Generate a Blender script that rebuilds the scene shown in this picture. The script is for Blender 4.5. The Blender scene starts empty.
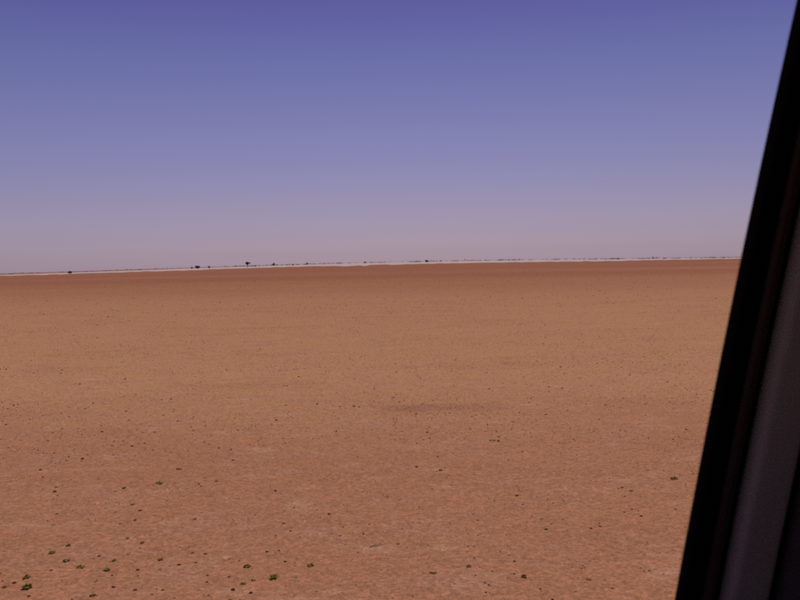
import bpy, bmesh, math, random
import numpy as np
from mathutils import Matrix, Vector

rad = math.radians
scn = bpy.context.scene
COL = scn.collection

# ------------------------------------------------------------------ camera
CAM_H = 1.70
cam_data = bpy.data.cameras.new('camera')
cam = bpy.data.objects.new('camera', cam_data)
COL.objects.link(cam)
cam_data.sensor_width = 36.0
cam_data.lens = 35.0
cam_data.clip_start = 0.02
cam_data.clip_end = 200000.0
cam_data.dof.use_dof = True
cam_data.dof.focus_distance = 30.0
cam_data.dof.aperture_fstop = 13.0
cam.matrix_world = (Matrix.Translation((0, 0, CAM_H))
                    @ Matrix.Rotation(rad(90 - 2.55), 4, 'X')
                    @ Matrix.Rotation(rad(-1.24), 4, 'Z'))
scn.camera = cam

# ------------------------------------------------------------------ sky and sun
SUN_EL, SUN_AZ = 60.0, 1.5          # azimuth clockwise from +Y (the view direction)
world = bpy.data.worlds.new('World')
scn.world = world
world.use_nodes = True
wt = world.node_tree
wt.nodes.clear()
w_out = wt.nodes.new('ShaderNodeOutputWorld')
w_bg = wt.nodes.new('ShaderNodeBackground')
w_sky = wt.nodes.new('ShaderNodeTexSky')
w_sky.sky_type = 'NISHITA'
w_sky.sun_disc = False
w_sky.sun_elevation = rad(SUN_EL)
w_sky.sun_rotation = rad(SUN_AZ)
w_sky.altitude = 300.0
w_sky.air_density = 1.0
w_sky.dust_density = 1.2
w_sky.ozone_density = 2.0
# dusty desert air: the sky takes a mauve tone low down, even all round the horizon
w_tc = wt.nodes.new('ShaderNodeTexCoord')
w_sep = wt.nodes.new('ShaderNodeSeparateXYZ')
w_ramp = wt.nodes.new('ShaderNodeValToRGB')
w_mul = wt.nodes.new('ShaderNodeMix')
w_mul.data_type = 'RGBA'
w_mul.blend_type = 'MULTIPLY'
w_mul.inputs[0].default_value = 1.0
wt.links.new(w_tc.outputs['Generated'], w_sep.inputs[0])
w_map = wt.nodes.new('ShaderNodeMapRange')
w_map.inputs['From Min'].default_value = 0.0
w_map.inputs['From Max'].default_value = 0.4
wt.links.new(w_sep.outputs['Z'], w_map.inputs['Value'])
wt.links.new(w_map.outputs[0], w_ramp.inputs[0])
SKY_TINT = [(0.0, (0.69, 0.585, 0.94)), (0.022, (0.640, 0.535, 0.860)), (0.04, (0.594, 0.486, 0.770)), (0.097, (0.555, 0.432, 0.655)),
            (0.20, (0.550, 0.402, 0.578)), (0.415, (0.518, 0.382, 0.570)), (0.62, (0.425, 0.334, 0.548)),
            (0.785, (0.345, 0.245, 0.500)), (1.0, (0.31, 0.22, 0.48))]
cr = w_ramp.color_ramp
cr.elements[0].position = SKY_TINT[0][0]
cr.elements[0].color = (*SKY_TINT[0][1], 1)
cr.elements[1].position = SKY_TINT[-1][0]
cr.elements[1].color = (*SKY_TINT[-1][1], 1)
for p, c in SKY_TINT[1:-1]:
    e = cr.elements.new(p)
    e.color = (*c, 1)
wt.links.new(w_sky.outputs[0], w_mul.inputs[6])
wt.links.new(w_ramp.outputs[0], w_mul.inputs[7])
wt.links.new(w_mul.outputs[2], w_bg.inputs['Color'])
w_bg.inputs['Strength'].default_value = 0.10
wt.links.new(w_bg.outputs[0], w_out.inputs['Surface'])

sun_data = bpy.data.lights.new('sun', 'SUN')
sun_data.energy = 3.4
sun_data.angle = rad(0.53)
sun_data.color = (1.0, 0.955, 0.88)
sun = bpy.data.objects.new('sun', sun_data)
COL.objects.link(sun)
sun_dir = Vector((math.sin(rad(SUN_AZ)) * math.cos(rad(SUN_EL)),
                  math.cos(rad(SUN_AZ)) * math.cos(rad(SUN_EL)),
                  math.sin(rad(SUN_EL))))
sun.rotation_euler = sun_dir.to_track_quat('Z', 'Y').to_euler()
sun.location = (0, 0, 30)

scn.view_settings.view_transform = 'Standard'
scn.view_settings.look = 'None'
scn.view_settings.exposure = 0.0
scn.view_settings.gamma = 1.0
scn.view_settings.use_curve_mapping = False
scn.render.engine = 'CYCLES'
scn.cycles.pixel_filter_type = 'BLACKMAN_HARRIS'
scn.cycles.filter_width = 1.9
scn.cycles.use_denoising = False
scn.cycles.max_bounces = 8
scn.cycles.transparent_max_bounces = 8


# ------------------------------------------------------------------ helpers
def new_mat(name):
    m = bpy.data.materials.new(name)
    m.use_nodes = True
    nt = m.node_tree
    return m, nt, nt.nodes['Principled BSDF']


class N:
    """small node-building helper"""
    def __init__(self, nt):
        self.nt = nt

    def node(self, typ, **kw):
        n = self.nt.nodes.new(typ)
        for k, v in kw.items():
            setattr(n, k, v)
        return n

    def link(self, a, b):
        self.nt.links.new(a, b)

    def val(self, x, sock):
        if isinstance(x, (int, float)):
            sock.default_value = x
        else:
            self.link(x, sock)

    def math(self, op, a, b=None, clamp=False):
        n = self.node('ShaderNodeMath', operation=op, use_clamp=clamp)
        self.val(a, n.inputs[0])
        if b is not None:
            self.val(b, n.inputs[1])
        return n.outputs[0]

    def rng(self, v, a, b, c=0.0, d=1.0, smooth=True):
        n = self.node('ShaderNodeMapRange', interpolation_type='SMOOTHSTEP' if smooth else 'LINEAR')
        self.link(v, n.inputs['Value'])
        n.inputs['From Min'].default_value = a
        n.inputs['From Max'].default_value = b
        n.inputs['To Min'].default_value = c
        n.inputs['To Max'].default_value = d
        return n.outputs[0]

    def noise(self, vec, scale, detail=3.0, rough=0.55, stretch=None):
        if stretch:
            mp = self.node('ShaderNodeMapping')
            mp.inputs['Scale'].default_value = stretch
            self.link(vec, mp.inputs['Vector'])
            vec = mp.outputs[0]
        n = self.node('ShaderNodeTexNoise')
        n.inputs['Scale'].default_value = scale
        n.inputs['Detail'].default_value = detail
        n.inputs['Roughness'].default_value = rough
        self.link(vec, n.inputs['Vector'])
        return n.outputs['Fac']

    def mix(self, fac, a, b, blend='MIX'):
        n = self.node('ShaderNodeMix', data_type='RGBA', blend_type=blend)
        self.val(fac, n.inputs[0])
        for x, s in ((a, n.inputs[6]), (b, n.inputs[7])):
            if isinstance(x, tuple):
                s.default_value = (*x, 1.0)
            else:
                self.link(x, s)
        return n.outputs[2]


def simple_mat(name, col, rough=0.6, spec=0.5, noise_amt=0.15, scale=60.0, bump=0.0, metallic=0.0):
    m, nt, b = new_mat(name)
    g = N(nt)
    tc = g.node('ShaderNodeTexCoord')
    f = g.noise(tc.outputs['Object'], scale, 4.0)
    lo = tuple(c * (1 - noise_amt) for c in col)
    hi = tuple(min(1, c * (1 + noise_amt)) for c in col)
    g.link(g.mix(f, lo, hi), b.inputs['Base Color'])
    b.inputs['Roughness'].default_value = rough
    b.inputs['Specular IOR Level'].default_value = spec
    b.inputs['Metallic'].default_value = metallic
    if bump:
        bp = g.node('ShaderNodeBump')
        bp.inputs['Strength'].default_value = bump
        bp.inputs['Distance'].default_value = 0.001
        g.link(f, bp.inputs['Height'])
        g.link(bp.outputs[0], b.inputs['Normal'])
    return m


def mesh_obj(name, verts, faces, mat, parent=None, smooth=False):
    me = bpy.data.meshes.new(name)
    me.from_pydata([tuple(map(float, v)) for v in verts], [], [tuple(map(int, f)) for f in faces])
    me.update()
    if smooth:
        me.polygons.foreach_set('use_smooth', [True] * len(me.polygons))
    if mat:
        me.materials.append(mat)
    o = bpy.data.objects.new(name, me)
    COL.objects.link(o)
    if parent:
        o.parent = parent
    return o


def big_mesh(name, verts, faces, mat, smooth=True):
    """numpy arrays -> mesh; faces (n, 3) or (n, 4)"""
    me = bpy.data.meshes.new(name)
    k = faces.shape[1]
    me.vertices.add(len(verts))
    me.vertices.foreach_set('co', verts.astype(np.float32).ravel())
    me.loops.add(faces.size)
    me.loops.foreach_set('vertex_index', faces.astype(np.int32).ravel())
    me.polygons.add(len(faces))
    me.polygons.foreach_set('loop_start', np.arange(0, faces.size, k, dtype=np.int32))
    me.update(calc_edges=True)
    if smooth:
        me.polygons.foreach_set('use_smooth', np.ones(len(faces), dtype=bool))
    me.materials.append(mat)
    me.validate()
    o = bpy.data.objects.new(name, me)
    COL.objects.link(o)
    return o


def tag(o, label=None, cat=None, group=None, kind=None):
    if label:
        o['label'] = label
    if cat:
        o['category'] = cat
    if group:
        o['group'] = group
    if kind:
        o['kind'] = kind
    return o


def empty(name, loc=(0, 0, 0)):
    o = bpy.data.objects.new(name, None)
    o.location = loc
    o.empty_display_size = 0.2
    COL.objects.link(o)
    return o


# numpy value noise (smooth lattice noise), -1..1
def _hash(ix, iy, seed):
    h = (ix.astype(np.int64) * 374761393 + iy.astype(np.int64) * 668265263 + seed * 974711) & 0x7fffffff
    h = ((h ^ (h >> 13)) * 1274126177) & 0x7fffffff
    h = (h ^ (h >> 16)) & 0xffff
    return h / 32767.5 - 1.0


def vnoise(x, y, seed=0):
    ix, iy = np.floor(x), np.floor(y)
    fx, fy = x - ix, y - iy
    fx = fx * fx * fx * (fx * (fx * 6 - 15) + 10)
    fy = fy * fy * fy * (fy * (fy * 6 - 15) + 10)
    a = _hash(ix, iy, seed)
    b = _hash(ix + 1, iy, seed)
    c = _hash(ix, iy + 1, seed)
    d = _hash(ix + 1, iy + 1, seed)
    return (a * (1 - fx) + b * fx) * (1 - fy) + (c * (1 - fx) + d * fx) * fy


def sstep(v, a, b):
    t = np.clip((v - a) / (b - a), 0, 1)
    return t * t * (3 - 2 * t)


def terrain(x, y):
    """height of the desert floor; a faint broad swell lies far out ahead"""
    x = np.asarray(x, float)
    y = np.asarray(y, float)
    r = np.hypot(x, y)
    az = np.degrees(np.arctan2(x, y))
    prof = np.where(np.abs(az) < 34, np.cos(np.pi / 2 * az / 34) ** 2, 0)
    z = r * (3.7 / 778.0) * prof * sstep(r, 70, 420)
    near = 1 - sstep(r, 30, 120)
    z = z + 0.016 * vnoise(x / 3.1, y / 2.3, 1) * near
    z = z + 0.007 * vnoise(x / 0.62, y / 0.5, 2) * near
    z = z + 0.0045 * vnoise(x / 0.19, y / 0.16, 3) * near
    z = z + 0.0022 * vnoise(x / 0.07, y / 0.06, 4) * near
    # shallow dry puddle hollow with a low lip on its far side
    z = z - 0.034 * hollow(x, y)
    return z


def hollow(x, y):
    """1 along the far edge of the dry hollow, easing off towards the near side"""
    far_y = 9.42 + 0.05 * np.sin(x * 1.9) + 0.05 * vnoise(x / 0.35, y * 0, 7) + 0.02 * vnoise(x / 0.11, y * 0, 8)
    d = far_y - y
    side = sstep(x, -0.7, 0.0) * (1 - sstep(x, 0.7, 1.7)) * (0.75 + 0.25 * vnoise(x / 0.5, y / 0.2, 9))
    return sstep(d, -0.02, 0.07) * (1 - sstep(d, 0.10, 0.95)) * side

# ------------------------------------------------------------------ ground
def ground_material():
    m, nt, b = new_mat('desert_ground')
    g = N(nt)
    geo = g.node('ShaderNodeNewGeometry')
    pos = geo.outputs['Position']
    sep = g.node('ShaderNodeSeparateXYZ')
    g.link(pos, sep.inputs[0])
    X, Y = sep.outputs['X'], sep.outputs['Y']
    # soft warping of the belts of sand that run across the plain
    wl = g.noise(pos, 0.22, 4.0, 0.55, (0.55, 1.0, 1.0))
    warp = g.math('MULTIPLY', g.math('SUBTRACT', wl, 0.5), 7.0)
    yw = g.math('ADD', Y, warp)
    sand_in = g.rng(yw, 6.6, 10.8)
    sand_out = g.rng(yw, 22.0, 60.0, 1.0, 0.0)
    sandy = g.math('MULTIPLY', sand_in, sand_out)
    sandy = g.math('MULTIPLY', sandy, 0.85)
    wf = g.math('ADD', Y, g.math('MULTIPLY', g.math('SUBTRACT', g.noise(pos, 0.03, 4.0, 0.6, (0.35, 1, 1)), 0.5), 90.0))
    far = g.rng(wf, 38.0, 130.0)
    col = g.mix(sandy, ROSY, SANDY)
    col = g.mix(far, col, FAR_RED)
    # far bands of mauve clay and sand
    bands = g.noise(pos, 0.010, 4.0, 0.6, (0.22, 1.0, 1.0))
    col = g.mix(g.math('MULTIPLY', g.rng(bands, 0.50, 0.66), g.math('MULTIPLY', far, 0.55)), col, CLAY)
    # mottling: mauve dry clay skins and redder loose sand
    mot = g.noise(pos, 1.9, 6.0, 0.68, (0.6, 1.0, 1.0))
    col = g.mix(g.rng(mot, 0.49, 0.67, 0.0, 0.60), col, CLAY)
    red = g.noise(pos, 0.55, 5.0, 0.6, (0.45, 1.1, 1.0))
    col = g.mix(g.rng(red, 0.52, 0.74, 0.0, 0.32), col, RED)
    pale = g.noise(pos, 3.4, 5.0, 0.65, (0.5, 1.0, 1.0))
    col = g.mix(g.rng(pale, 0.54, 0.74, 0.0, 0.60), col, PALE)
    # darker tone in the dry hollow, strongest along its far edge, per vertex
    at = g.node('ShaderNodeAttribute', attribute_name='hollow')
    col = g.mix(g.math('MULTIPLY', at.outputs['Fac'], 0.50), col, HOLLOW)
    # grain
    g1 = g.noise(pos, 22.0, 6.0, 0.78, (0.85, 1.0, 1.0))
    g2 = g.noise(pos, 62.0, 3.0, 0.65)
    v1 = g.rng(g1, 0.25, 0.75, 0.76, 1.24, False)
    v2 = g.rng(g2, 0.25, 0.75, 0.68, 1.32, False)
    # crust broken into small clods, each a shade of its own
    cv = g.node('ShaderNodeTexVoronoi')
    cv.inputs['Scale'].default_value = 52.0
    mp = g.node('ShaderNodeMapping')
    mp.inputs['Scale'].default_value = (0.7, 1.0, 1.0)
    g.link(pos, mp.inputs['Vector'])
    g.link(mp.outputs[0], cv.inputs['Vector'])
    cs = g.node('ShaderNodeSeparateColor')
    g.link(cv.outputs['Color'], cs.inputs[0])
    v3 = g.rng(cs.outputs[1], 0.0, 1.0, 0.85, 1.15, False)
    # grit: scattered dark grains
    vor = g.node('ShaderNodeTexVoronoi')
    vor.inputs['Scale'].default_value = 30.0
    g.link(pos, vor.inputs['Vector'])
    grit = g.rng(vor.outputs['Distance'], 0.10, 0.26, 0.62, 1.0)
    cl = g.node('ShaderNodeSeparateColor')
    g.link(vor.outputs['Color'], cl.inputs[0])
    pick = g.rng(cl.outputs[0], 0.68, 0.72, 1.0, 0.0, False)
    grit = g.math('MAXIMUM', grit, pick)
    v = g.math('MULTIPLY', g.math('MULTIPLY', g.math('MULTIPLY', v1, v2), grit), v3)
    vm = g.node('ShaderNodeVectorMath', operation='SCALE')
    g.link(col, vm.inputs[0])
    g.link(v, vm.inputs['Scale'])
    g.link(vm.outputs[0], b.inputs['Base Color'])
    b.inputs['Roughness'].default_value = 0.95
    b.inputs['Specular IOR Level'].default_value = 0.0
    hh = g.math('ADD', g.math('MULTIPLY', g1, 0.010), g.math('MULTIPLY', g2, 0.0035))
    bp = g.node('ShaderNodeBump')
    bp.inputs['Strength'].default_value = 0.45
    bp.inputs['Distance'].default_value = 1.0
    g.link(hh, bp.inputs['Height'])
    g.link(bp.outputs[0], b.inputs['Normal'])
    return m


ROSY = (0.312, 0.138, 0.074)
SANDY = (0.368, 0.183, 0.096)
FAR_RED = (0.246, 0.094, 0.056)
CLAY = (0.320, 0.155, 0.100)
RED = (0.275, 0.100, 0.053)
PALE = (0.405, 0.222, 0.142)
HOLLOW = (0.215, 0.088, 0.068)
M_GROUND = ground_material()


def build_ground():
    fine = np.arange(-48, 48.01, 0.16)
    coarse = np.arange(51, 310, 3.0)
    ang = np.radians(np.concatenate([fine, coarse]))
    rings = np.concatenate([
        np.geomspace(0.6, 2.4, 10),
        np.geomspace(2.5, 45.0, 380),
        np.geomspace(47.0, 60000.0, 150)])
    na, nr = len(ang), len(rings)
    A, Rr = np.meshgrid(ang, rings)
    x = (np.sin(A) * Rr).ravel()
    y = (np.cos(A) * Rr).ravel()
    z = terrain(x, y)
    v = np.stack([x, y, z], 1)
    v = np.vstack([v, [[0, 0, 0]]])
    i = np.arange(nr - 1)[:, None] * na
    j = np.arange(na)[None, :]
    j2 = (j + 1) % na
    f = np.stack([i + j2, i + j, i + na + j, i + na + j2], -1).reshape(-1, 4)[:, ::-1]
    o = big_mesh('ground', v, f, M_GROUND)
    me = o.data
    h = np.append(hollow(x, y), 0.0).astype(np.float32)
    att = me.attributes.new('hollow', 'FLOAT', 'POINT')
    att.data.foreach_set('value', h)
    tag(o, kind='structure')
    return o


build_ground()

# disc of ground beneath the vehicle closes the sheet's centre
ctr = [(0, 0, float(terrain(0.01, 0.01)))]
for k in range(24):
    a = k / 24 * 2 * math.pi
    px, py = 0.66 * math.sin(a), 0.66 * math.cos(a)
    ctr.append((px, py, float(terrain(px, py)) - 0.003))
tag(mesh_obj('ground_beneath_vehicle', ctr, [(0, 1 + (k + 1) % 24, 1 + k) for k in range(24)], M_GROUND), kind='structure')

# ------------------------------------------------------------------ mirage far out: sky reflection painted as a pale ground sheet
m, nt, b = new_mat('mirage_tone')
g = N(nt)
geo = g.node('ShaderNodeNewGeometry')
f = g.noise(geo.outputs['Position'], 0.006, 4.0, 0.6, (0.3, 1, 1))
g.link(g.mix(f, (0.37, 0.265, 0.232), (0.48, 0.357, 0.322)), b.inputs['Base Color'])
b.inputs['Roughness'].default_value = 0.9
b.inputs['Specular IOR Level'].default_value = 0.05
M_MIRAGE = m


def mirage_edges(deg):
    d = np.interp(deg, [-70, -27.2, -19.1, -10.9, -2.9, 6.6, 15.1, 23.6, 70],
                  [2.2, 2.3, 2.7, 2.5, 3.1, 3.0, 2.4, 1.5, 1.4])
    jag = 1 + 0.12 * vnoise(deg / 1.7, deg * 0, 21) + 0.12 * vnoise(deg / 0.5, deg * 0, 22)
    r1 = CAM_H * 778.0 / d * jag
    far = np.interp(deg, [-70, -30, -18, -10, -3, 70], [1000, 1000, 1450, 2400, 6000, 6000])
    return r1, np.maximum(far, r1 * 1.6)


def build_mirage():
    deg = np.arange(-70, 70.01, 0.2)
    r1, r2 = mirage_edges(deg)
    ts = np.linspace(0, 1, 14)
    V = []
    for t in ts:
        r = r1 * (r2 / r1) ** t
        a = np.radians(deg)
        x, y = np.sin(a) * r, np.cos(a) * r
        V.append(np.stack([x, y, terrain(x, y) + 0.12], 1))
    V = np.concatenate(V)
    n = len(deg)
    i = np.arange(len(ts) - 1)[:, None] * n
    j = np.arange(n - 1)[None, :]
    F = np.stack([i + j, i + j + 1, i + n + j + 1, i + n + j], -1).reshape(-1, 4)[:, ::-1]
    o = big_mesh('mirage_strip', V, F, M_MIRAGE, smooth=False)
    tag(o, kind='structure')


build_mirage()

# ------------------------------------------------------------------ loose gravel (stuff)
rng = np.random.default_rng(11)


def scatter_stones(name, pts, size, base_v, base_f, mat, flat=0.6):
    n = len(pts)
    k = len(base_v)
    jit = 1 + 0.28 * rng.standard_normal((n, k, 1)).clip(-1.5, 1.5)
    v = base_v[None] * jit
    a = rng.uniform(0, 2 * np.pi, n)
    asp = rng.uniform(0.7, 1.5, n)
    vx, vy = v[..., 0] * asp[:, None], v[..., 1] / asp[:, None]
    ca, sa = np.cos(a)[:, None], np.sin(a)[:, None]
    out = np.stack([vx * ca - vy * sa, vx * sa + vy * ca, v[..., 2] * flat], -1) * (size[:, None, None] * 0.5)
    out[..., 0] += pts[:, None, 0]
    out[..., 1] += pts[:, None, 1]
    out[..., 2] += (pts[:, 2] + size * 0.10)[:, None]
    F = (base_f[None] + (np.arange(n) * k)[:, None, None]).reshape(-1, base_f.shape[1])
    return big_mesh(name, out.reshape(-1, 3), F, mat, smooth=False)


OCT_V = np.array([(1, 0, 0), (-1, 0, 0), (0, 1, 0), (0, -1, 0), (0, 0, 1), (0, 0, -1)], float)
OCT_F = np.array([(0, 2, 4), (2, 1, 4), (1, 3, 4), (3, 0, 4), (2, 0, 5), (1, 2, 5), (3, 1, 5), (0, 3, 5)])
bm = bmesh.new()
bmesh.ops.create_icosphere(bm, subdivisions=1, radius=1.0)
ICO_V = np.array([v.co[:] for v in bm.verts])
ICO_F = np.array([[v.index for v in f.verts] for f in bm.faces])
bm.free()

m, nt, b = new_mat('gravel')
g = N(nt)
geo = g.node('ShaderNodeNewGeometry')
rp = g.node('ShaderNodeValToRGB')
g.link(geo.outputs['Random Per Island'], rp.inputs[0])
els = rp.color_ramp.elements
els[0].position, els[0].color = 0.0, (0.060, 0.030, 0.020, 1)
els[1].position, els[1].color = 1.0, (0.46, 0.29, 0.20, 1)
for p, c in ((0.30, (0.11, 0.045, 0.028, 1)), (0.52, (0.25, 0.105, 0.066, 1)), (0.90, (0.33, 0.155, 0.10, 1))):
    e = els.new(p)
    e.color = c
g.link(rp.outputs[0], b.inputs['Base Color'])
b.inputs['Roughness'].default_value = 0.9
b.inputs['Specular IOR Level'].default_value = 0.03
M_GRAVEL = m


def gravel_points(n, r0, r1, patch=0.0):
    az = np.radians(rng.uniform(-44, 44, n))
    r = np.sqrt(rng.uniform(r0 ** 2, r1 ** 2, n))
    x, y = np.sin(az) * r, np.cos(az) * r
    if patch:
        keep = rng.uniform(-1, 1, n) < vnoise(x / 1.7, y / 1.2, 31) * patch + 0.25 * vnoise(x / 0.4, y / 0.4, 32)
        x, y = x[keep], y[keep]
    return np.stack([x, y, terrain(x, y)], 1)


p = gravel_points(90000, 3.0, 30.0, 0.9)
s = np.exp(rng.normal(math.log(0.0075), 0.38, len(p))).clip(0.004, 0.02)
tag(scatter_stones('fine_gravel', p, s, OCT_V, OCT_F, M_GRAVEL),
    'loose fine red brown gravel strewn over the plain', 'gravel', kind='stuff')
p = gravel_points(64000, 7.5, 38.0, 0.9)
s = np.exp(rng.normal(math.log(0.0115), 0.36, len(p))).clip(0.008, 0.04)
tag(scatter_stones('coarse_gravel', p, s, OCT_V, OCT_F, M_GRAVEL, 0.8),
    'coarser dark pebbles strewn over the sandy belt in the middle distance', 'gravel', kind='stuff')
p = gravel_points(30000, 30.0, 130.0, 0.9)
s = np.exp(rng.normal(math.log(0.035), 0.30, len(p))).clip(0.02, 0.08)
tag(scatter_stones('distant_pebbles', p, s, OCT_V, OCT_F, M_GRAVEL, 0.7),
    'sparse dark pebbles on the far plain before the mirage strip', 'gravel', kind='stuff')

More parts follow.
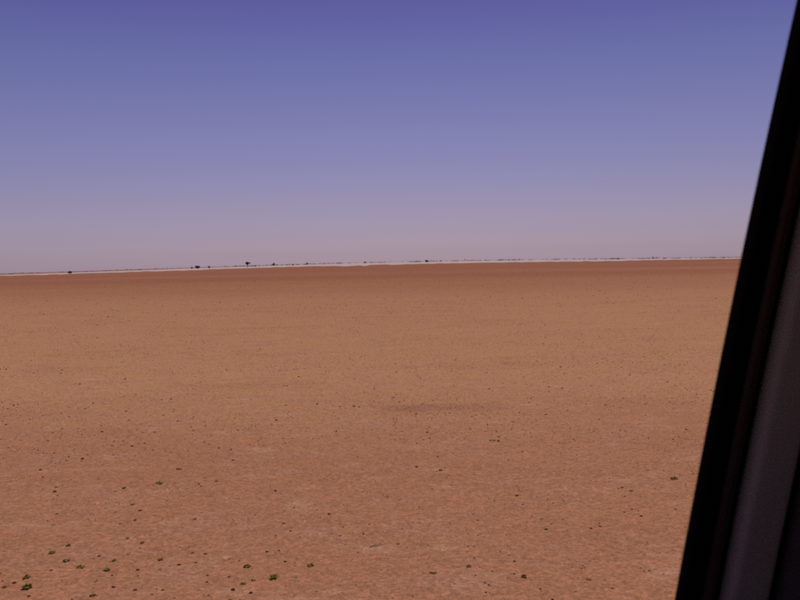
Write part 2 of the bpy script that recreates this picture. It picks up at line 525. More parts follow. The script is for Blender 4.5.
# ------------------------------------------------------------------ single tufts and stones
# kind, x, y, width (metres), label
ITEMS = [
    ('tuft', -2.062, 4.164, 0.0653, 'largest leafy green tuft, in the lower left corner of the gravel plain'),
    ('tuft', -2.136, 4.29, 0.0505, 'dark green tuft just behind the largest tuft in the lower left corner'),
    ('tuft', -2.193, 4.171, 0.0436, 'dark green tuft at the very left edge near the lower corner'),
    ('tuft', -1.962, 6.162, 0.0561, 'olive two lobed tuft standing alone in the left middle ground'),
    ('tuft', -2.2, 6.04, 0.0354, 'compact dark round tuft left of the two lobed olive tuft'),
    ('tuft', -2.11, 4.788, 0.0375, 'green tuft, farthest of the cluster of four at lower left'),
    ('tuft', -2.149, 4.672, 0.0488, 'dark green flat tuft, leftmost of the cluster of four at lower left'),
    ('tuft', -2.009, 4.55, 0.0535, 'flat dark green tuft in the middle of the cluster of four at lower left'),
    ('tuft', -1.887, 4.436, 0.0464, 'dark low tuft, nearest of the cluster of four at lower left'),
    ('tuft', -1.72, 4.518, 0.0472, 'dark green tuft just behind the dry straw clump'),
    ('tuft', -1.71, 4.382, 0.0401, 'green sprig standing beside the dry straw clump'),
    ('straw', -1.706, 4.309, 0.0507, 'pale yellow dry straw clump in the left foreground'),
    ('tuft', -1.448, 4.534, 0.0414, 'upright green tuft right of the dry straw clump'),
    ('tuft', -1.659, 4.04, 0.037, 'faded olive tuft at the bottom edge below the dry straw clump'),
    ('tuft', -0.903, 4.366, 0.0571, 'long flat green tuft lying above the chain of small sprigs'),
    ('tuft', -0.719, 4.2, 0.0549, 'ragged green tuft at the right end of a chain of sprigs'),
    ('tuft', -0.831, 4.179, 0.0328, 'small green sprig in the middle of the chain near the bottom'),
    ('tuft', -0.883, 4.141, 0.0325, 'small green sprig at the left end of the chain near the bottom'),
    ('tuft', -0.91, 3.94, 0.0258, 'olive tuft cut by the bottom edge below the chain of sprigs'),
    ('tuft', -0.546, 4.361, 0.0399, 'dark olive tuft right of the chain of sprigs'),
    ('tuft', 0.347, 4.296, 0.0365, 'bright green round tuft in the bottom centre foreground'),
    ('tuft', 0.149, 4.208, 0.0385, 'dark flat olive tuft left of the bright green round tuft'),
    ('tuft', 0.639, 4.127, 0.0405, 'dense dark green tuft, largest in the right foreground'),
    ('tuft', 0.983, 4.095, 0.0321, 'flat olive tuft far right in the foreground near the window frame'),
    ('tuft', 2.096, 5.988, 0.0623, 'ragged olive tuft beside the dark window frame'),
    ('tuft', 2.289, 6.088, 0.0317, 'small dark tuft nearest to the dark window frame'),
    ('tuft', 1.685, 5.669, 0.0443, 'thin olive tuft left of the ragged tuft by the window frame'),
    ('tuft', 0.838, 7.428, 0.0386, 'left tuft of the tight row of three in the middle'),
    ('tuft', 0.876, 7.425, 0.0337, 'middle tuft of the tight row of three'),
    ('tuft', 0.912, 7.4, 0.0384, 'right tuft of the tight row of three in the middle'),
    ('tuft', -1.922, 6.588, 0.0514, 'flat light olive tuft behind the two lobed olive tuft'),
    ('tuft', -2.731, 5.999, 0.039, 'small olive tuft well in front of the lone stone far left'),
    ('tuft', -2.242, 5.962, 0.0271, 'small olive tuft somewhat left of the two lobed olive tuft'),
    ('tuft', -1.876, 5.445, 0.0284, 'small olive tuft somewhat in front of the two lobed olive tuft'),
    ('tuft', -1.438, 5.263, 0.0343, 'small olive tuft well in front of the two lobed olive tuft'),
    ('tuft', -2.142, 5.532, 0.0324, 'small olive tuft well front left of the two lobed olive tuft'),
    ('tuft', -2.049, 5.435, 0.0319, 'small olive tuft well behind the dry straw clump at lower left'),
    ('tuft', -3.135, 6.655, 0.0346, 'small olive tuft somewhat front left of the lone stone far left'),
    ('tuft', -1.848, 5.248, 0.0274, 'small olive tuft well behind the upright green tuft at left'),
    ('tuft', -1.515, 6.185, 0.0322, 'small olive tuft somewhat right of the two lobed olive tuft'),
    ('tuft', -1.646, 4.813, 0.0314, 'small olive tuft somewhat behind and left of the upright green tuft at left'),
    ('tuft', -1.774, 4.911, 0.0256, 'small olive tuft somewhat behind the dry straw clump at lower left'),
    ('tuft', -1.975, 5.591, 0.0364, 'small olive tuft somewhat front left of the two lobed olive tuft'),
    ('tuft', 1.302, 4.243, 0.0194, 'small olive tuft well right of the dense dark green tuft'),
    ('tuft', 2.417, 9.185, 0.0381, 'small olive tuft well behind and right of the tight row of three tufts'),
    ('straw', -2.389, 5.181, 0.054, 'thin pale straw wisp left of the clustered small tufts'),
    ('straw', 0.913, 5.086, 0.0398, 'yellow dry straw clump in the right middle ground'),
    ('straw', 3.868, 11.625, 0.0451, 'tiny yellowish straw clump far out at right'),
    ('stone', 0.109, 6.484, 0.0379, 'dark brown stone, left one of the isolated pair in the middle'),
    ('stone', 0.305, 6.372, 0.0455, 'dark brown stone, right one of the isolated pair in the middle'),
    ('stone', 0.828, 5.644, 0.0331, 'dark brown stone right of and nearer than the isolated pair'),
    ('stone', -0.83, 4.594, 0.03, 'dark sharp stone behind the long flat green tuft'),
    ('stone', -0.921, 4.065, 0.0319, 'dark rusty brown stone at the bottom left of the chain of sprigs'),
    ('stone', -2.168, 4.23, 0.0332, 'reddish brown stone between the two darkest tufts in the lower left corner'),
    ('stone', -2.932, 7.038, 0.0411, 'single dark stone at left on the farther gravel'),
    ('stone', -1.589, 4.145, 0.0325, 'dark brown stone below the dry straw clump'),
    ('stone', -1.537, 4.387, 0.0344, 'dark elongated stone between dry straw clump and upright green tuft'),
    ('stone', 1.572, 5.103, 0.0299, 'dark stone right of the yellow straw clump'),
    ('stone', 1.254, 4.916, 0.0224, 'small dark stone somewhat right of the yellow straw clump at right'),
    ('stone', 1.185, 4.882, 0.0255, 'small dark stone well front right of the lone dark stone right of centre'),
    ('stone', 0.864, 5.782, 0.0226, 'small dark stone just behind the lone dark stone right of centre'),
    ('stone', 0.838, 5.427, 0.0212, 'small dark stone just in front of the lone dark stone right of centre'),
    ('stone', -3.299, 7.28, 0.0283, 'small dark stone somewhat left of the lone stone far left'),
    ('stone', -2.982, 6.643, 0.0216, 'small dark stone somewhat front left of the lone stone far left'),
    ('stone', -2.997, 6.391, 0.0249, 'small dark stone well left of the two lobed olive tuft'),
    ('stone', -2.088, 5.622, 0.0183, 'small dark stone somewhat front left of the two lobed olive tuft'),
    ('stone', -1.927, 5.191, 0.0203, 'small dark stone well behind the dry straw clump at lower left'),
    ('stone', -2.46, 5.278, 0.0172, 'small dark stone somewhat behind the cluster of four tufts'),
    ('stone', -1.636, 4.725, 0.0185, 'small dark stone somewhat behind and left of the upright green tuft at left'),
    ('stone', -1.654, 4.306, 0.0225, 'small dark stone somewhat in front of the dry straw clump at lower left'),
    ('stone', -2.003, 4.057, 0.0265, 'small dark stone just in front of the largest tuft in the lower left corner'),
    ('stone', -1.454, 4.099, 0.0268, 'small dark stone somewhat in front of the upright green tuft at left'),
    ('stone', -1.304, 4.091, 0.0268, 'small dark stone somewhat left of the rusty stone near the bottom edge'),
    ('stone', -1.339, 4.023, 0.0211, 'small dark stone well in front of the upright green tuft at left'),
    ('stone', -1.225, 4.474, 0.0234, 'small dark stone somewhat right of the upright green tuft at left'),
    ('stone', -1.317, 4.449, 0.0291, 'small dark stone just front right of the upright green tuft at left'),
    ('stone', -1.292, 4.638, 0.0242, 'small dark stone somewhat behind and left of the long flat green tuft'),
    ('stone', -1.628, 6.108, 0.0238, 'small dark stone somewhat right of the two lobed olive tuft'),
    ('stone', -1.406, 4.379, 0.02, 'small dark stone somewhat right of the dry straw clump at lower left'),
    ('stone', -2.039, 4.4, 0.023, 'small dark stone somewhat in front of the cluster of four tufts'),
    ('stone', -1.842, 4.605, 0.0301, 'small dark stone just behind and left of the dry straw clump at lower left'),
    ('stone', -1.518, 6.861, 0.0356, 'right one of two stones well behind and right of the two lobed olive tuft'),
    ('stone', -1.597, 6.05, 0.0236, 'small dark stone well front right of the lone stone far left'),
    ('stone', -0.982, 5.868, 0.0305, 'small dark stone well right of the two lobed olive tuft'),
    ('stone', -0.74, 4.958, 0.0259, 'small dark stone well behind and right of the long flat green tuft'),
    ('stone', -1.201, 4.6, 0.027, 'small dark stone well behind the rusty stone near the bottom edge'),
    ('stone', -0.759, 4.598, 0.024, 'small dark stone somewhat behind and right of the long flat green tuft'),
    ('stone', -0.815, 4.009, 0.0262, 'small dark stone just right of the rusty stone near the bottom edge'),
    ('stone', -1.109, 4.276, 0.0196, 'small dark stone somewhat behind and left of the rusty stone near the bottom edge'),
    ('stone', -1.088, 4.179, 0.0219, 'small dark stone somewhat front left of the long flat green tuft'),
    ('stone', -0.698, 4.429, 0.0289, 'small dark stone somewhat behind the ragged green tuft near the bottom centre'),
    ('stone', 0.102, 5.388, 0.0175, 'small dark stone well in front of the isolated pair of stones'),
    ('stone', 0.486, 5.094, 0.0266, 'small dark stone somewhat left of the yellow straw clump at right'),
    ('stone', 0.9, 4.891, 0.0319, 'small dark stone somewhat in front of the yellow straw clump at right'),
    ('stone', 1.247, 4.926, 0.0161, 'small dark stone well front left of the ragged olive tuft by the window frame'),
    ('stone', 0.412, 4.603, 0.018, 'small dark stone somewhat behind the bright green round tuft at bottom centre'),
    ('stone', 0.589, 4.17, 0.0218, 'small dark stone just behind and left of the dense dark green tuft'),
    ('stone', 0.697, 3.968, 0.0208, 'small dark stone somewhat front right of the dense dark green tuft'),
    ('stone', 0.437, 4.032, 0.0211, 'small dark stone somewhat left of the dense dark green tuft'),
    ('stone', 0.737, 3.857, 0.0227, 'small dark stone well front right of the bright green round tuft at bottom centre'),
    ('stone', 1.485, 5.193, 0.0203, 'small dark stone well right of the yellow straw clump at right'),
    ('stone', 1.553, 5.243, 0.0205, 'small dark stone well right of the lone dark stone right of centre'),
    ('stone', 0.989, 4.282, 0.0168, 'small dark stone somewhat right of the dense dark green tuft'),
    ('stone', 1.773, 4.854, 0.019, 'small dark stone well in front of the ragged olive tuft by the window frame'),
    ('stone', 1.867, 5.719, 0.0186, 'small dark stone somewhat front left of the ragged olive tuft by the window frame'),
    ('stone', 1.595, 5.551, 0.0217, 'small dark stone well behind and right of the yellow straw clump at right'),
    ('stone', -7.823, 19.976, 0.0644, 'third from left of five stones well behind the lone stone far left'),
    ('stone', -5.936, 13.539, 0.0525, 'left one of two stones well behind the two lobed olive tuft'),
    ('stone', -4.859, 11.68, 0.0483, 'small dark stone well behind the cluster of four tufts'),
    ('stone', -3.976, 9.68, 0.0401, 'leftmost of five stones well behind the lone stone far left'),
    ('stone', -3.378, 9.443, 0.0391, 'small dark stone well left of the isolated pair of stones'),
    ('stone', -3.129, 8.831, 0.0343, 'leftmost of four stones well behind and right of the lone stone far left'),
    ('stone', -3.056, 10.222, 0.0397, 'leftmost of four stones well behind and left of the isolated pair of stones'),
    ('stone', -3.653, 10.617, 0.0357, 'rightmost of five stones well behind the lone stone far left'),
    ('stone', -3.766, 10.469, 0.0352, 'fourth from left of five stones well behind the lone stone far left'),
    ('stone', -3.216, 8.248, 0.0428, 'small dark stone somewhat behind the lone stone far left'),
    ('stone', -3.617, 7.858, 0.0357, 'small dark stone somewhat behind and left of the lone stone far left'),
    ('stone', -3.721, 8.428, 0.0284, 'small dark stone well behind and left of the two lobed olive tuft'),
    ('stone', -2.557, 8.769, 0.0341, 'rightmost of four stones well behind and right of the lone stone far left'),
    ('stone', -2.811, 9.509, 0.032, 'third from left of four stones well behind and right of the lone stone far left'),
    ('stone', -2.308, 8.412, 0.0283, 'right one of two stones well behind the two lobed olive tuft'),
    ('stone', -2.641, 8.19, 0.0318, 'second from left of four stones well behind and right of the lone stone far left'),
    ('stone', -2.903, 7.744, 0.0301, 'small dark stone somewhat behind and right of the lone stone far left'),
    ('stone', -4.017, 10.04, 0.039, 'second from left of five stones well behind the lone stone far left'),
    ('stone', -4.467, 8.693, 0.0338, 'right one of two stones well behind and left of the lone stone far left'),
    ('stone', -5.278, 10.194, 0.0343, 'left one of two stones well behind and left of the lone stone far left'),
    ('stone', -1.442, 9.584, 0.0422, 'small dark stone well left of the tight row of three tufts'),
    ('stone', -1.06, 9.608, 0.0498, 'third from left of four stones well behind and left of the isolated pair of stones'),
    ('stone', -1.418, 8.645, 0.0493, 'small dark stone well right of the lone stone far left'),
    ('stone', -0.588, 9.413, 0.0439, 'small dark stone well behind the isolated pair of stones'),
    ('stone', -0.761, 9.434, 0.0415, 'rightmost of four stones well behind and left of the isolated pair of stones'),
    ('stone', -0.525, 9.372, 0.0364, 'left one of two stones well behind and left of the tight row of three tufts'),
    ('stone', -1.619, 7.246, 0.0282, 'left one of two stones well behind and right of the two lobed olive tuft'),
    ('stone', -1.64, 11.041, 0.0428, 'second from left of four stones well behind and left of the isolated pair of stones'),
    ('stone', 0.265, 7.571, 0.0295, 'small dark stone somewhat behind the isolated pair of stones'),
    ('stone', 0.6, 7.516, 0.0244, 'small dark stone somewhat left of the tight row of three tufts'),
    ('stone', 1.078, 6.962, 0.0271, 'small dark stone somewhat front right of the tight row of three tufts'),
    ('stone', 0.132, 7.348, 0.0238, 'small dark stone well behind and left of the lone dark stone right of centre'),
    ('stone', 1.404, 8.125, 0.0263, 'small dark stone somewhat behind and right of the tight row of three tufts'),
    ('stone', 1.18, 10.477, 0.038, 'leftmost of three stones well behind the tight row of three tufts'),
    ('stone', -0.117, 9.926, 0.0385, 'right one of two stones well behind and left of the tight row of three tufts'),
    ('stone', 2.575, 12.53, 0.0486, 'small dark stone well behind and right of the isolated pair of stones'),
    ('stone', 3.235, 12.801, 0.043, 'right one of two stones well behind and right of the tight row of three tufts'),
    ('stone', 2.199, 9.245, 0.0311, 'small dark stone well behind and left of the ragged olive tuft by the window frame'),
    ('stone', 2.109, 8.287, 0.0365, 'small dark stone well right of the tight row of three tufts'),
    ('stone', 1.904, 7.411, 0.0288, 'small dark stone well behind and right of the lone dark stone right of centre'),
    ('stone', 3.693, 10.747, 0.0417, 'small dark stone well behind the ragged olive tuft by the window frame'),
    ('stone', 2.976, 16.235, 0.0461, 'second from left of three stones well behind the tight row of three tufts'),
    ('stone', 2.005, 10.536, 0.0409, 'rightmost of three stones well behind the tight row of three tufts'),
    ('stone', 2.151, 10.387, 0.0349, 'left one of two stones well behind and right of the tight row of three tufts'),
    ('pale_stone', -0.328, 5.845, 0.0266, 'small pale stone well front left of the isolated pair of stones'),
    ('pale_stone', -0.196, 5.019, 0.0196, 'small pale stone well behind and left of the bright green round tuft at bottom centre'),
    ('pale_stone', -0.667, 5.129, 0.0201, 'small pale stone well behind and right of the long flat green tuft'),
    ('pale_stone', 1.235, 4.689, 0.0184, 'small pale stone well front right of the yellow straw clump at right'),
    ('pale_stone', -6.157, 16.801, 0.1084, 'small pale stone well behind the lone stone far left'),
    ('pale_stone', -5.76, 13.132, 0.0679, 'small pale stone well behind the two lobed olive tuft'),
]


def leaf_mat(name, lo, hi):
    m, nt, b = new_mat(name)
    g = N(nt)
    geo = g.node('ShaderNodeNewGeometry')
    g.link(g.mix(geo.outputs['Random Per Island'], lo, hi), b.inputs['Base Color'])
    b.inputs['Roughness'].default_value = 0.8
    b.inputs['Specular IOR Level'].default_value = 0.08
    tl = g.node('ShaderNodeBsdfTranslucent')
    g.link(g.mix(geo.outputs['Random Per Island'], lo, hi), tl.inputs['Color'])
    ms = g.node('ShaderNodeMixShader')
    ms.inputs[0].default_value = 0.5
    out = nt.nodes['Material Output']
    g.link(b.outputs[0], ms.inputs[1])
    g.link(tl.outputs[0], ms.inputs[2])
    g.link(ms.outputs[0], out.inputs['Surface'])
    return m


M_TUFT = [leaf_mat('tuft_green', (0.145, 0.118, 0.022), (0.390, 0.300, 0.070)),
          leaf_mat('tuft_olive', (0.165, 0.120, 0.032), (0.420, 0.300, 0.095)),
          leaf_mat('tuft_dark', (0.120, 0.092, 0.020), (0.310, 0.225, 0.055))]
M_STRAW = leaf_mat('dry_straw', (0.45, 0.33, 0.17), (0.78, 0.62, 0.38))
M_STONE = simple_mat('dark_stone', (0.062, 0.026, 0.012), 0.9, 0.02, 0.4, 40.0)
M_STONE2 = simple_mat('rusty_stone', (0.100, 0.036, 0.018), 0.9, 0.02, 0.4, 40.0)
M_PALE = simple_mat('pale_stone', (0.56, 0.36, 0.22), 0.9, 0.05, 0.3, 40.0)


def tuft_mesh(name, seed, mat, leaves=46, height=0.55, spread=0.5, width=0.10):
    """low rosette of folded leaves, one unit across, stem point at the origin"""
    rr = random.Random(seed)
    V, F = [], []
    lobes = [(rr.uniform(-0.25, 0.25), rr.uniform(-0.15, 0.15), rr.uniform(0.6, 1.0)) for _ in range(rr.choice((1, 2, 3)))]
    for k in range(leaves):
        lx, ly, ls = rr.choice(lobes)
        a = rr.uniform(0, 2 * math.pi)
        L = rr.uniform(0.25, spread) * ls
        up = rr.uniform(0.10, height) * ls
        bx, by = lx + 0.10 * math.cos(a), ly + 0.10 * math.sin(a)
        mx, my, mz = bx + 0.55 * L * math.cos(a), by + 0.55 * L * math.sin(a), up
        tx, ty, tz = bx + L * math.cos(a), by + L * math.sin(a), up * rr.uniform(0.5, 1.15)
        wx, wy = -math.sin(a) * width * rr.uniform(0.6, 1.3), math.cos(a) * width * rr.uniform(0.6, 1.3)
        i = len(V)
        V += [(bx - wx * .3, by - wy * .3, 0), (bx + wx * .3, by + wy * .3, 0),
              (mx - wx, my - wy, mz), (mx + wx, my + wy, mz), (tx, ty, tz), (mx, my, mz - 0.04)]
        F += [(i, i + 1, i + 5), (i, i + 5, i + 2), (i + 1, i + 3, i + 5), (i + 2, i + 5, i + 4), (i + 5, i + 3, i + 4)]
    me = bpy.data.meshes.new(name)
    me.from_pydata(V, [], F)
    me.materials.append(mat)
    return me


def stone_mesh(name, seed, mat):
    rr = random.Random(seed)
    bm = bmesh.new()
    bmesh.ops.create_icosphere(bm, subdivisions=2, radius=0.5)
    ax = Vector((rr.uniform(-1, 1), rr.uniform(-1, 1), rr.uniform(-.3, 1))).normalized()
    cuts = [(Vector((rr.uniform(-1, 1), rr.uniform(-1, 1), rr.uniform(-0.2, 1))).normalized(), rr.uniform(0.28, 0.42)) for _ in range(7)]
    for v in bm.verts:
        c = v.co * rr.uniform(0.94, 1.06)
        for n, d in cuts:                      # flat broken faces
            e = c.dot(n) - d
            if e > 0:
                c -= n * e
        c.y *= 0.8
        c.z *= 0.72
        c.z = max(c.z, -0.12)
        v.co = c
    me = bpy.data.meshes.new(name)
    bm.to_mesh(me)
    bm.free()
    me.materials.append(mat)
    return me


TUFTS = [tuft_mesh('tuft', 100 + k, M_TUFT[k % 3], 26 + 4 * (k % 3), 0.22 + 0.06 * (k % 4)) for k in range(9)]
STRAWS = [tuft_mesh('straw', 200 + k, M_STRAW, 44, 0.40, 0.62, 0.035) for k in range(3)]
STONES = [stone_mesh('stone', 300 + k, M_STONE if k % 2 else M_STONE2) for k in range(6)]
PALES = [stone_mesh('pale', 400 + k, M_PALE) for k in range(2)]
KIND = {'tuft': ('desert_tuft', 'plant', 'green and olive tufts growing on the gravel plain', TUFTS, 1.02),
        'straw': ('straw_clump', 'dry grass', 'dry straw clumps on the gravel plain', STRAWS, 1.0),
        'stone': ('stone', 'stone', 'dark stones lying on the gravel plain', STONES, 0.88),
        'pale_stone': ('stone', 'stone', 'pale stones lying on the gravel plain', PALES, 1.0)}
rr = random.Random(5)
for idx, (kind, x, y, w, label) in enumerate(ITEMS):
    nm, cat, grp, meshes, fac = KIND[kind]
    o = bpy.data.objects.new(nm, meshes[(idx * 5 + rr.randrange(3)) % len(meshes)])
    COL.objects.link(o)
    o.location = (x, y, float(terrain(x, y)) - (0.05 * w if 'stone' not in kind else 0.0))
    o.rotation_euler = (0, 0, rr.uniform(-0.5, 0.5) + rr.choice((0, math.pi)))
    s = w * fac
    o.scale = (s, s * rr.uniform(0.85, 1.15), s * rr.uniform(0.8, 1.05))
    tag(o, label, cat, grp)

# a thin dead twig
tw = []
pts = [(-0.214, 4.640), (-0.195, 4.650), (-0.172, 4.655), (-0.142, 4.668)]
V, F = [], []
for k, (x, y) in enumerate(pts):
    z = float(terrain(x, y)) + 0.004 + 0.003 * (k % 2)
    rad_ = 0.0030 - 0.0005 * k
    for q in range(5):
        a = q / 5 * 2 * math.pi
        V.append((x, y + rad_ * math.cos(a), z + rad_ * math.sin(a)))
for k in range(len(pts) - 1):
    for q in range(5):
        F.append((k * 5 + q, k * 5 + (q + 1) % 5, k * 5 + 5 + (q + 1) % 5, k * 5 + 5 + q))
F += [(4, 3, 2, 1, 0), (15, 16, 17, 18, 19)]
i = len(V)
fx, fy, fz = pts[1][0], pts[1][1], V[7][2]
V += [(fx, fy, fz), (fx + 0.004, fy - 0.002, fz), (fx + 0.022, fy + 0.016, fz + 0.008), (fx + 0.002, fy + 0.003, fz - 0.003)]
F += [(i, i + 1, i + 2), (i + 1, i + 3, i + 2), (i + 3, i, i + 2)]
tag(mesh_obj('dead_twig', V, F, simple_mat('dead_twig', (0.06, 0.035, 0.022), 0.8)),
    'thin dark dead twig lying on the ground near the bottom centre', 'twig')

# ------------------------------------------------------------------ trees and bushes on the horizon
M_CROWN = leaf_mat('acacia_leaves', (0.018, 0.014, 0.012), (0.045, 0.034, 0.022))
M_TRUNK = simple_mat('acacia_bark', (0.06, 0.04, 0.03), 0.9, 0.2, 0.3, 3.0)


def tube(V, F, p0, p1, r0, r1, n=6):
    d = (p1 - p0).normalized()
    u = d.orthogonal().normalized()
    w = d.cross(u)
    i = len(V)
    for p, r in ((p0, r0), (p1, r1)):
        for q in range(n):
            a = q / n * 2 * math.pi
            V.append(p + u * (r * math.cos(a)) + w * (r * math.sin(a)))
    for q in range(n):
        F.append((i + q, i + (q + 1) % n, i + n + (q + 1) % n, i + n + q))


def horizon_tree(name, deg, dist, height, width, label, flat_top=True, trunk=True, seed=0, cat='tree', leaves=520):
    rr = random.Random(seed)
    a = rad(deg)
    x, y = math.sin(a) * dist, math.cos(a) * dist
    root = empty(name, (x, y, float(terrain(x, y)) + 0.10))
    tag(root, label, cat, 'trees and bushes standing on the horizon')
    V, F = [], []
    base = Vector((0, 0, -0.3))
    th = height * (0.34 if trunk else 0.12)
    fork = Vector((rr.uniform(-.1, .1), rr.uniform(-.1, .1), th))
    tube(V, F, base, fork, 0.075 * height, 0.050 * height)
    clumps = []
    nb = 7 if trunk else 8
    for k in range(nb):
        aa = k / nb * 2 * math.pi + rr.uniform(-.4, .4)
        q = rr.uniform(0.25, 0.46) * width
        zt = height * (rr.uniform(0.50, 0.88) if flat_top else rr.uniform(0.40, 0.80))
        tip = Vector((q * math.cos(aa), q * math.sin(aa), zt))
        mid = fork.lerp(tip, 0.5) + Vector((0, 0, 0.06 * height))
        tube(V, F, fork, mid, 0.020 * height, 0.014 * height, 5)
        tube(V, F, mid, tip, 0.014 * height, 0.005 * height, 5)
        clumps.append((tip, rr.uniform(0.16, 0.26) * width, rr.uniform(0.10, 0.16) * height))
    clumps.append((Vector((0, 0, height * (0.86 if flat_top else 0.72))), 0.26 * width, 0.16 * height))
    if not trunk:
        clumps.append((Vector((0, 0, height * 0.32)), 0.42 * width, 0.24 * height))
    mesh_obj('trunk', V, F, M_TRUNK, root)
    LV, LF = [], []
    for k in range(leaves):
        c, rx, rz = rr.choice(clumps)
        d = Vector((rr.gauss(0, 1), rr.gauss(0, 1), rr.gauss(0, 1))).normalized() * rr.uniform(0.35, 1.0) ** 0.5
        p = c + Vector((d.x * rx, d.y * rx, d.z * rz))
        p.z = max(p.z, 0.02)
        s = rr.uniform(0.050, 0.105) * width
        n = Vector((rr.gauss(0, 1), rr.gauss(0, 1), rr.gauss(0, 1))).normalized()
        u = n.orthogonal().normalized() * s
        w = n.cross(u).normalized() * s * 0.6
        i = len(LV)
        LV += [p - u, p - w, p + u, p + w]
        LF.append((i, i + 1, i + 2, i + 3))
    mesh_obj('crown', LV, LF, M_CROWN, root)
    return root


horizon_tree('desert_bush', -22.93, 560, 2.2, 2.8, 'low round dark bush, leftmost on the horizon', False, False, 1, 'bush')
horizon_tree('desert_bush', -14.93, 800, 2.6, 1.9, 'small thin bush left beside the wider dark bush on the horizon', False, False, 2, 'bush')
horizon_tree('desert_bush', -14.52, 800, 3.6, 4.6, 'wide dark bush, left one of the close pair on the horizon', False, False, 3, 'bush')
horizon_tree('desert_bush', -13.72, 800, 3.0, 2.4, 'small round dark bush, right one of the close pair on the horizon', False, False, 4, 'bush')
horizon_tree('acacia_tree', -11.03, 760, 5.4, 4.4, 'tallest dark flat topped tree on the horizon', True, True, 5)
horizon_tree('desert_bush', -10.48, 780, 2.6, 1.6, 'tiny upright bush just right of the tallest horizon tree', False, False, 6, 'bush')
horizon_tree('acacia_tree', -9.14, 840, 4.4, 2.9, 'round crowned tree second in height on the horizon, left of centre', False, True, 7)
horizon_tree('desert_bush', -7.77, 1000, 2.4, 2.2, 'small faint bush between the round crowned tree and the slim tree', False, False, 8, 'bush')
horizon_tree('acacia_tree', -6.74, 1150, 4.4, 2.8, 'slim small tree on the horizon right of the round crowned tree', False, True, 9)
horizon_tree('desert_bush', -4.35, 1300, 3.0, 2.6, 'faint small bush midway between the slim tree and picture centre', False, False, 10, 'bush')
horizon_tree('desert_bush', -2.50, 1300, 3.0, 4.6, 'faint wide bush just left of the horizon centre', False, False, 11, 'bush')
horizon_tree('desert_bush', 2.04, 900, 3.1, 4.0, 'round dark bush alone near the horizon centre', False, False, 12, 'bush')
horizon_tree('acacia_tree', 4.83, 1400, 4.6, 2.0, 'thin faint tree on the horizon right of the lone centre bush', False, True, 13)
horizon_tree('desert_bush', 15.70, 1350, 2.6, 5.8, 'flat wide dark bush on the horizon at right', False, False, 14, 'bush')
horizon_tree('acacia_tree', 18.05, 1500, 4.8, 2.2, 'slender tree, left of two close together on the right horizon', False, True, 15)
horizon_tree('acacia_tree', 18.32, 1520, 4.4, 1.8, 'slender tree, right of two close together on the right horizon', False, True, 16)

# far scrub that reads as one broken line
SV, SF = [], []
rr = random.Random(77)
for k in range(1100):
    deg = rr.uniform(-34, 36)
    dens = 0.5 + 0.5 * float(vnoise(np.array([deg / 2.3]), np.array([0.5]), 51)[0])
    if rr.random() > (0.10 + 0.9 * dens) * (0.45 if deg < -12 else 1.0):
        continue
    dist = rr.uniform(1500, 2700)
    a = rad(deg)
    x, y = math.sin(a) * dist, math.cos(a) * dist
    zb = float(terrain(x, y)) + 0.1
    h, wd = rr.uniform(1.6, 4.2), rr.uniform(3.0, 9.0)
    for q in range(34):
        px, pz = rr.gauss(0, 0.33) * wd, abs(rr.gauss(0.35, 0.28)) * h
        py = rr.gauss(0, 0.3) * wd
        s = rr.uniform(0.22, 0.55)
        n = Vector((rr.gauss(0, 1), rr.gauss(0, 1), rr.gauss(0, 1))).normalized()
        u = n.orthogonal().normalized() * s
        w = n.cross(u).normalized() * s
        c = Vector((x + px, y + py, zb + pz))
        i = len(SV)
        SV += [c - u, c - w, c + u, c + w]
        SF.append((i, i + 1, i + 2, i + 3))
tag(mesh_obj('distant_scrub', SV, SF, M_CROWN), 'faint broken line of scrub along the far edge of the mirage strip', 'scrub', kind='stuff')

# ------------------------------------------------------------------ the vehicle the view is taken from
M_RUBBER = simple_mat('black_rubber', (0.0045, 0.003, 0.0035), 0.9, 0.0, 0.2, 200.0)
M_FRAME = simple_mat('door_frame_paint', (0.050, 0.020, 0.017), 0.5, 0.2, 0.15, 80.0)
M_TRIM = simple_mat('pillar_trim_plastic', (0.36, 0.30, 0.255), 0.8, 0.1, 0.10, 400.0, 0.3)
M_TRIM2 = simple_mat('dark_trim_plastic', (0.030, 0.027, 0.026), 0.65, 0.3, 0.12, 400.0, 0.3)
M_TRIM3 = simple_mat('rear_frame_plastic', (0.105, 0.090, 0.088), 0.8, 0.1, 0.12, 400.0, 0.3)
M_LINER = simple_mat('headliner_felt', (0.20, 0.17, 0.16), 0.95, 0.1, 0.15, 300.0, 0.4)
M_SEAT = simple_mat('seat_cloth', (0.06, 0.055, 0.06), 0.95, 0.1, 0.2, 300.0, 0.5)
M_PAINT = simple_mat('white_paint', (0.70, 0.68, 0.64), 0.35, 0.5, 0.06, 6.0)
M_STEEL = simple_mat('wheel_steel', (0.35, 0.34, 0.33), 0.45, 0.5, 0.15, 30.0, 0.0, 0.6)
m, nt, b = new_mat('window_glass')
nt.nodes.remove(b)
g = N(nt)
fr = g.node('ShaderNodeFresnel')
fr.inputs['IOR'].default_value = 1.45
tr = g.node('ShaderNodeBsdfTransparent')
tr.inputs['Color'].default_value = (0.80, 0.84, 0.82, 1)
gl = g.node('ShaderNodeBsdfGlossy')
gl.inputs['Roughness'].default_value = 0.02
mx = g.node('ShaderNodeMixShader')
g.link(fr.outputs[0], mx.inputs[0])
g.link(tr.outputs[0], mx.inputs[1])
g.link(gl.outputs[0], mx.inputs[2])
g.link(mx.outputs[0], nt.nodes['Material Output'].inputs['Surface'])
M_GLASS = m

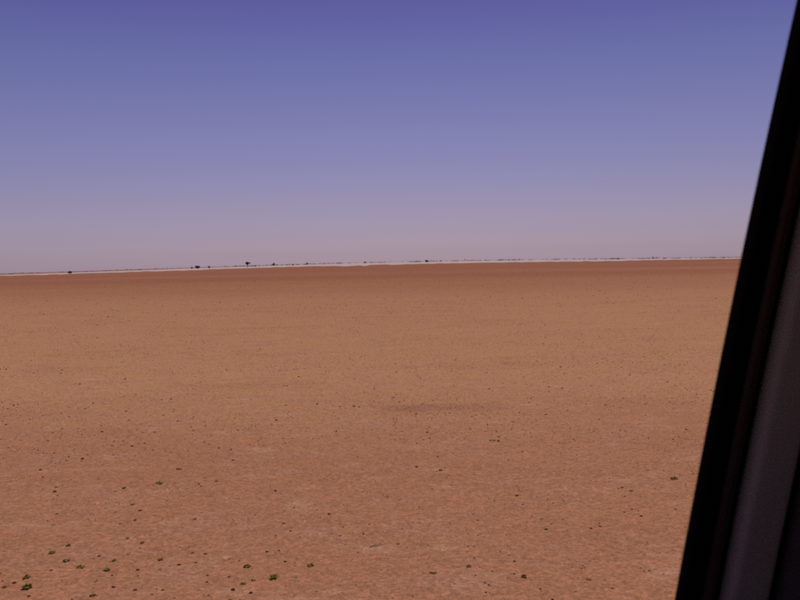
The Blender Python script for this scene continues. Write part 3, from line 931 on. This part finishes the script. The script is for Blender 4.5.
CAR = empty('off_road_vehicle', (0.3, -0.12, 0.0))
tag(CAR, 'off-road vehicle seen from inside, dark pillar and rubber seal of its open window', 'vehicle')
CAR_INV = Matrix.Translation((-0.3, 0.12, 0.0))


def part(name, V, F, mat, parent=None, smooth=False, bevel=0.0):
    """world-space vertices -> child mesh"""
    o = mesh_obj(name, [CAR_INV @ Vector(v) for v in V], F, mat, CAR if parent is None else parent, smooth)
    if bevel:
        bv = o.modifiers.new('bevel', 'BEVEL')
        bv.width = bevel
        bv.segments = 3
        bv.limit_method = 'ANGLE'
    return o


def box_vf(x0, x1, y0, y1, z0, z1):
    V = [(x0, y0, z0), (x1, y0, z0), (x1, y1, z0), (x0, y1, z0), (x0, y0, z1), (x1, y0, z1), (x1, y1, z1), (x0, y1, z1)]
    F = [(3, 2, 1, 0), (4, 5, 6, 7), (0, 1, 5, 4), (1, 2, 6, 5), (2, 3, 7, 6), (3, 0, 4, 7)]
    return V, F


def box(name, x0, x1, y0, y1, z0, z1, mat, parent=None, bevel=0.01):
    V, F = box_vf(x0, x1, y0, y1, z0, z1)
    return part(name, V, F, mat, parent, False, bevel)


def edge_x(dz):                 # rear edge of the front window opening, leaning back
    return 0.26760 + 0.15838 * dz + 0.04716 * dz * dz


def side_y(dz):                 # tumblehome of the vehicle side
    return 0.60 - 0.12 * dz


def rail(name, prof, mat, z0=1.30, z1=2.02, mirror=False, parent=None, xoff=0.0, steps=14):
    """profile (u along x, w across) swept up the leaning pillar line"""
    V, F = [], []
    n = len(prof)
    for k in range(steps + 1):
        dz = z0 + (z1 - z0) * k / steps - CAM_H
        for u, w in prof:
            y = side_y(dz) + w
            if mirror:
                y = -0.24 - y
            V.append((edge_x(dz) + xoff + u, y, CAM_H + dz))
    for k in range(steps):
        for q in range(n):
            F.append((k * n + q, k * n + (q + 1) % n, k * n + n + (q + 1) % n, k * n + n + q))
    F.append(tuple(range(n))[::-1])
    F.append(tuple(range(steps * n, steps * n + n)))
    return part(name, V, F, mat, parent, True)


def rounded(u0, u1, w0, w1, r, n=4):
    """rounded rectangle profile"""
    P = []
    for cx, cy, a0 in ((u1 - r, w1 - r, 0), (u0 + r, w1 - r, 90), (u0 + r, w0 + r, 180), (u1 - r, w0 + r, 270)):
        for k in range(n + 1):
            a = rad(a0 + 90 * k / n)
            P.append((cx + r * math.cos(a), cy + r * math.sin(a)))
    return P


def pillar_set(mirror):
    rail('glass_run_seal', rounded(0.0, 0.0140, -0.012, 0.013, 0.004), M_RUBBER, mirror=mirror)
    rail('door_frame', rounded(0.0130, 0.0240, -0.014, 0.034, 0.0055), M_FRAME, mirror=mirror)
    rail('weather_seal', rounded(0.0235, 0.0420, -0.004, 0.030, 0.004), M_RUBBER, mirror=mirror)
    rail('pillar_trim', rounded(0.0280, 0.0595, -0.030, -0.004, 0.006), M_TRIM, mirror=mirror)
    rail('pillar_core', rounded(0.0420, 0.1250, 0.000, 0.045, 0.006), M_TRIM2, mirror=mirror)
    rail('rear_weather_seal', rounded(0.0585, 0.0725, -0.014, 0.006, 0.004), M_RUBBER, mirror=mirror)
    rail('rear_door_frame', rounded(0.0720, 0.1480, -0.020, 0.034, 0.007), M_TRIM3, mirror=mirror)
    rail('rear_glass_run_seal', rounded(0.1470, 0.1620, -0.014, 0.030, 0.005), M_RUBBER, mirror=mirror)
    # rearmost pillar
    rail('rear_pillar', rounded(0.0, 0.22, -0.03, 0.035, 0.012), M_TRIM2, mirror=mirror, xoff=0.95)


pillar_set(False)
pillar_set(True)


def side_strip(name, x0, x1, za, zb, w0, w1, mat, mirror, parent=None, bevel=0.008):
    """box lying along the vehicle side, following the tumblehome"""
    V = []
    for z in (za, zb):
        ys = [side_y(z - CAM_H) + w0, side_y(z - CAM_H) + w1]
        if mirror:
            ys = [-0.24 - ys[1], -0.24 - ys[0]]
        V += [(x0, ys[0], z), (x1, ys[0], z), (x1, ys[1], z), (x0, ys[1], z)]
    F = [(3, 2, 1, 0), (4, 5, 6, 7), (0, 1, 5, 4), (1, 2, 6, 5), (2, 3, 7, 6), (3, 0, 4, 7)]
    return part(name, V, F, mat, parent, False, bevel)


for mir in (False, True):
    fd = side_strip('front_door', -0.88, 0.235, 0.52, 1.30, 0.00, 0.045, M_PAINT, mir)
    side_strip('door_lining', -0.86, 0.225, 0.55, 1.295, -0.035, -0.003, M_TRIM2, mir, fd)
    side_strip('window_sill', -0.86, 0.205, 1.297, 1.325, -0.032, 0.035, M_RUBBER, mir, fd)
    side_strip('armrest', -0.45, 0.10, 1.02, 1.08, -0.095, -0.030, M_TRIM2, mir, fd, 0.02)
    rd = side_strip('rear_door', 0.245, 1.15, 0.52, 1.30, 0.00, 0.045, M_PAINT, mir)
    side_strip('door_lining', 0.26, 1.13, 0.55, 1.295, -0.035, -0.003, M_TRIM2, mir, rd)
    side_strip('window_sill', 0.36, 1.12, 1.297, 1.325, -0.032, 0.035, M_RUBBER, mir, rd)
    side_strip('rear_quarter_panel', 1.155, 2.25, 0.52, 1.995, -0.03, 0.045, M_PAINT, mir)
    side_strip('roof_side_rail', -0.60, 2.25, 1.985, 2.045, -0.045, 0.030, M_TRIM2, mir)
    side_strip('front_wing', -2.05, -0.89, 0.60, 1.16, -0.02, 0.045, M_PAINT, mir)
    # raked front pillar
    ys = [side_y(-0.4) - 0.03, side_y(-0.4) + 0.03, side_y(0.3) - 0.03, side_y(0.3) + 0.03]
    if mir:
        ys = [-0.24 - q for q in ys]
    V = [(-0.95, ys[0], 1.28), (-0.87, ys[0], 1.28), (-0.87, ys[1], 1.28), (-0.95, ys[1], 1.28),
         (-0.60, ys[2], 2.02), (-0.52, ys[2], 2.02), (-0.52, ys[3], 2.02), (-0.60, ys[3], 2.02)]
    F = [(3, 2, 1, 0), (4, 5, 6, 7), (0, 1, 5, 4), (1, 2, 6, 5), (2, 3, 7, 6), (3, 0, 4, 7)]
    part('front_pillar', V, F, M_TRIM2, None, False, 0.012)

box('roof', -0.62, 2.27, -0.83, 0.59, 2.050, 2.085, M_PAINT, None, 0.015)
box('headliner', -0.58, 2.22, -0.76, 0.52, 2.022, 2.046, M_LINER, None, 0.008)
box('floor', -1.00, 2.25, -0.85, 0.62, 0.48, 0.52, M_SEAT)
box('tailgate', 2.20, 2.25, -0.80, 0.55, 0.50, 2.02, M_PAINT)
box('bulkhead', -1.02, -0.96, -0.84, 0.60, 0.50, 1.27, M_TRIM2)
box('dashboard', -0.96, -0.62, -0.80, 0.56, 0.98, 1.30, M_TRIM2, None, 0.04)
box('bonnet', -2.06, -0.97, -0.82, 0.58, 1.14, 1.25, M_PAINT, None, 0.04)
box('front_grille', -2.12, -2.03, -0.80, 0.56, 0.60, 1.14, M_TRIM2, None, 0.02)
part('windscreen', [(-0.92, -0.78, 1.29), (-0.92, 0.54, 1.29), (-0.565, 0.50, 2.02), (-0.565, -0.74, 2.02)],
     [(0, 1, 2, 3)], M_GLASS)
V, F = [], []
for k in range(24):
    a = k / 24 * 2 * math.pi
    for q in range(6):
        c = q / 6 * 2 * math.pi
        rr_ = 0.185 + 0.014 * math.cos(c)
        V.append((-0.50 + 0.35 * rr_ * math.sin(a) + 0.014 * math.sin(c), -0.50 + rr_ * math.cos(a), 1.20 + 0.92 * rr_ * math.sin(a)))
for k in range(24):
    for q in range(6):
        F.append((k * 6 + q, k * 6 + (q + 1) % 6, ((k + 1) % 24) * 6 + (q + 1) % 6, ((k + 1) % 24) * 6 + q))
part('steering_wheel', V, F, M_RUBBER, None, True)
for sy in (-0.46, 0.20):
    for sx in (0.10, 1.05):
        st = box('seat', sx - 0.35, sx + 0.18, sy - 0.26, sy + 0.26, 0.80, 0.96, M_SEAT, None, 0.05)
        V, F = box_vf(sx + 0.12, sx + 0.26, sy - 0.25, sy + 0.25, 0.90, 1.42)
        V = [(v[0] + (v[2] - 0.9) * 0.16, v[1], v[2]) for v in V]
        part('backrest', V, F, M_SEAT, st, False, 0.05)
        V, F = box_vf(sx + 0.24, sx + 0.34, sy - 0.13, sy + 0.13, 1.42, 1.56)
        part('headrest', V, F, M_SEAT, st, False, 0.035)
        box('seat_base', sx - 0.28, sx + 0.12, sy - 0.20, sy + 0.20, 0.52, 0.80, M_TRIM2, st)


def wheel(cx, cy, s):
    def ring(rs, ys, mat, nm, parent):
        V, F = [], []
        n = 32
        for r_, y_ in zip(rs, ys):
            for k in range(n):
                a = k / n * 2 * math.pi
                V.append((cx + r_ * math.cos(a), cy + s * y_, 0.385 + r_ * math.sin(a)))
        for q in range(len(rs) - 1):
            for k in range(n):
                F.append((q * n + k, q * n + (k + 1) % n, q * n + n + (k + 1) % n, q * n + n + k))
        return part(nm, V, F, mat, parent, True)
    t = ring([0.23, 0.30, 0.37, 0.385, 0.385, 0.37, 0.30, 0.23], [-0.10, -0.12, -0.115, -0.08, 0.08, 0.115, 0.12, 0.10], M_RUBBER, 'wheel', None)
    ring([0.235, 0.21, 0.20, 0.10, 0.09, 0.001], [0.10, 0.09, 0.03, 0.02, 0.06, 0.065], M_STEEL, 'rim', t)


for cx in (-1.45, 1.55):
    wheel(cx, 0.60, 1)
    wheel(cx, -0.84, -1)
box('chassis', -1.95, 2.15, -0.50, 0.26, 0.36, 0.47, M_RUBBER)
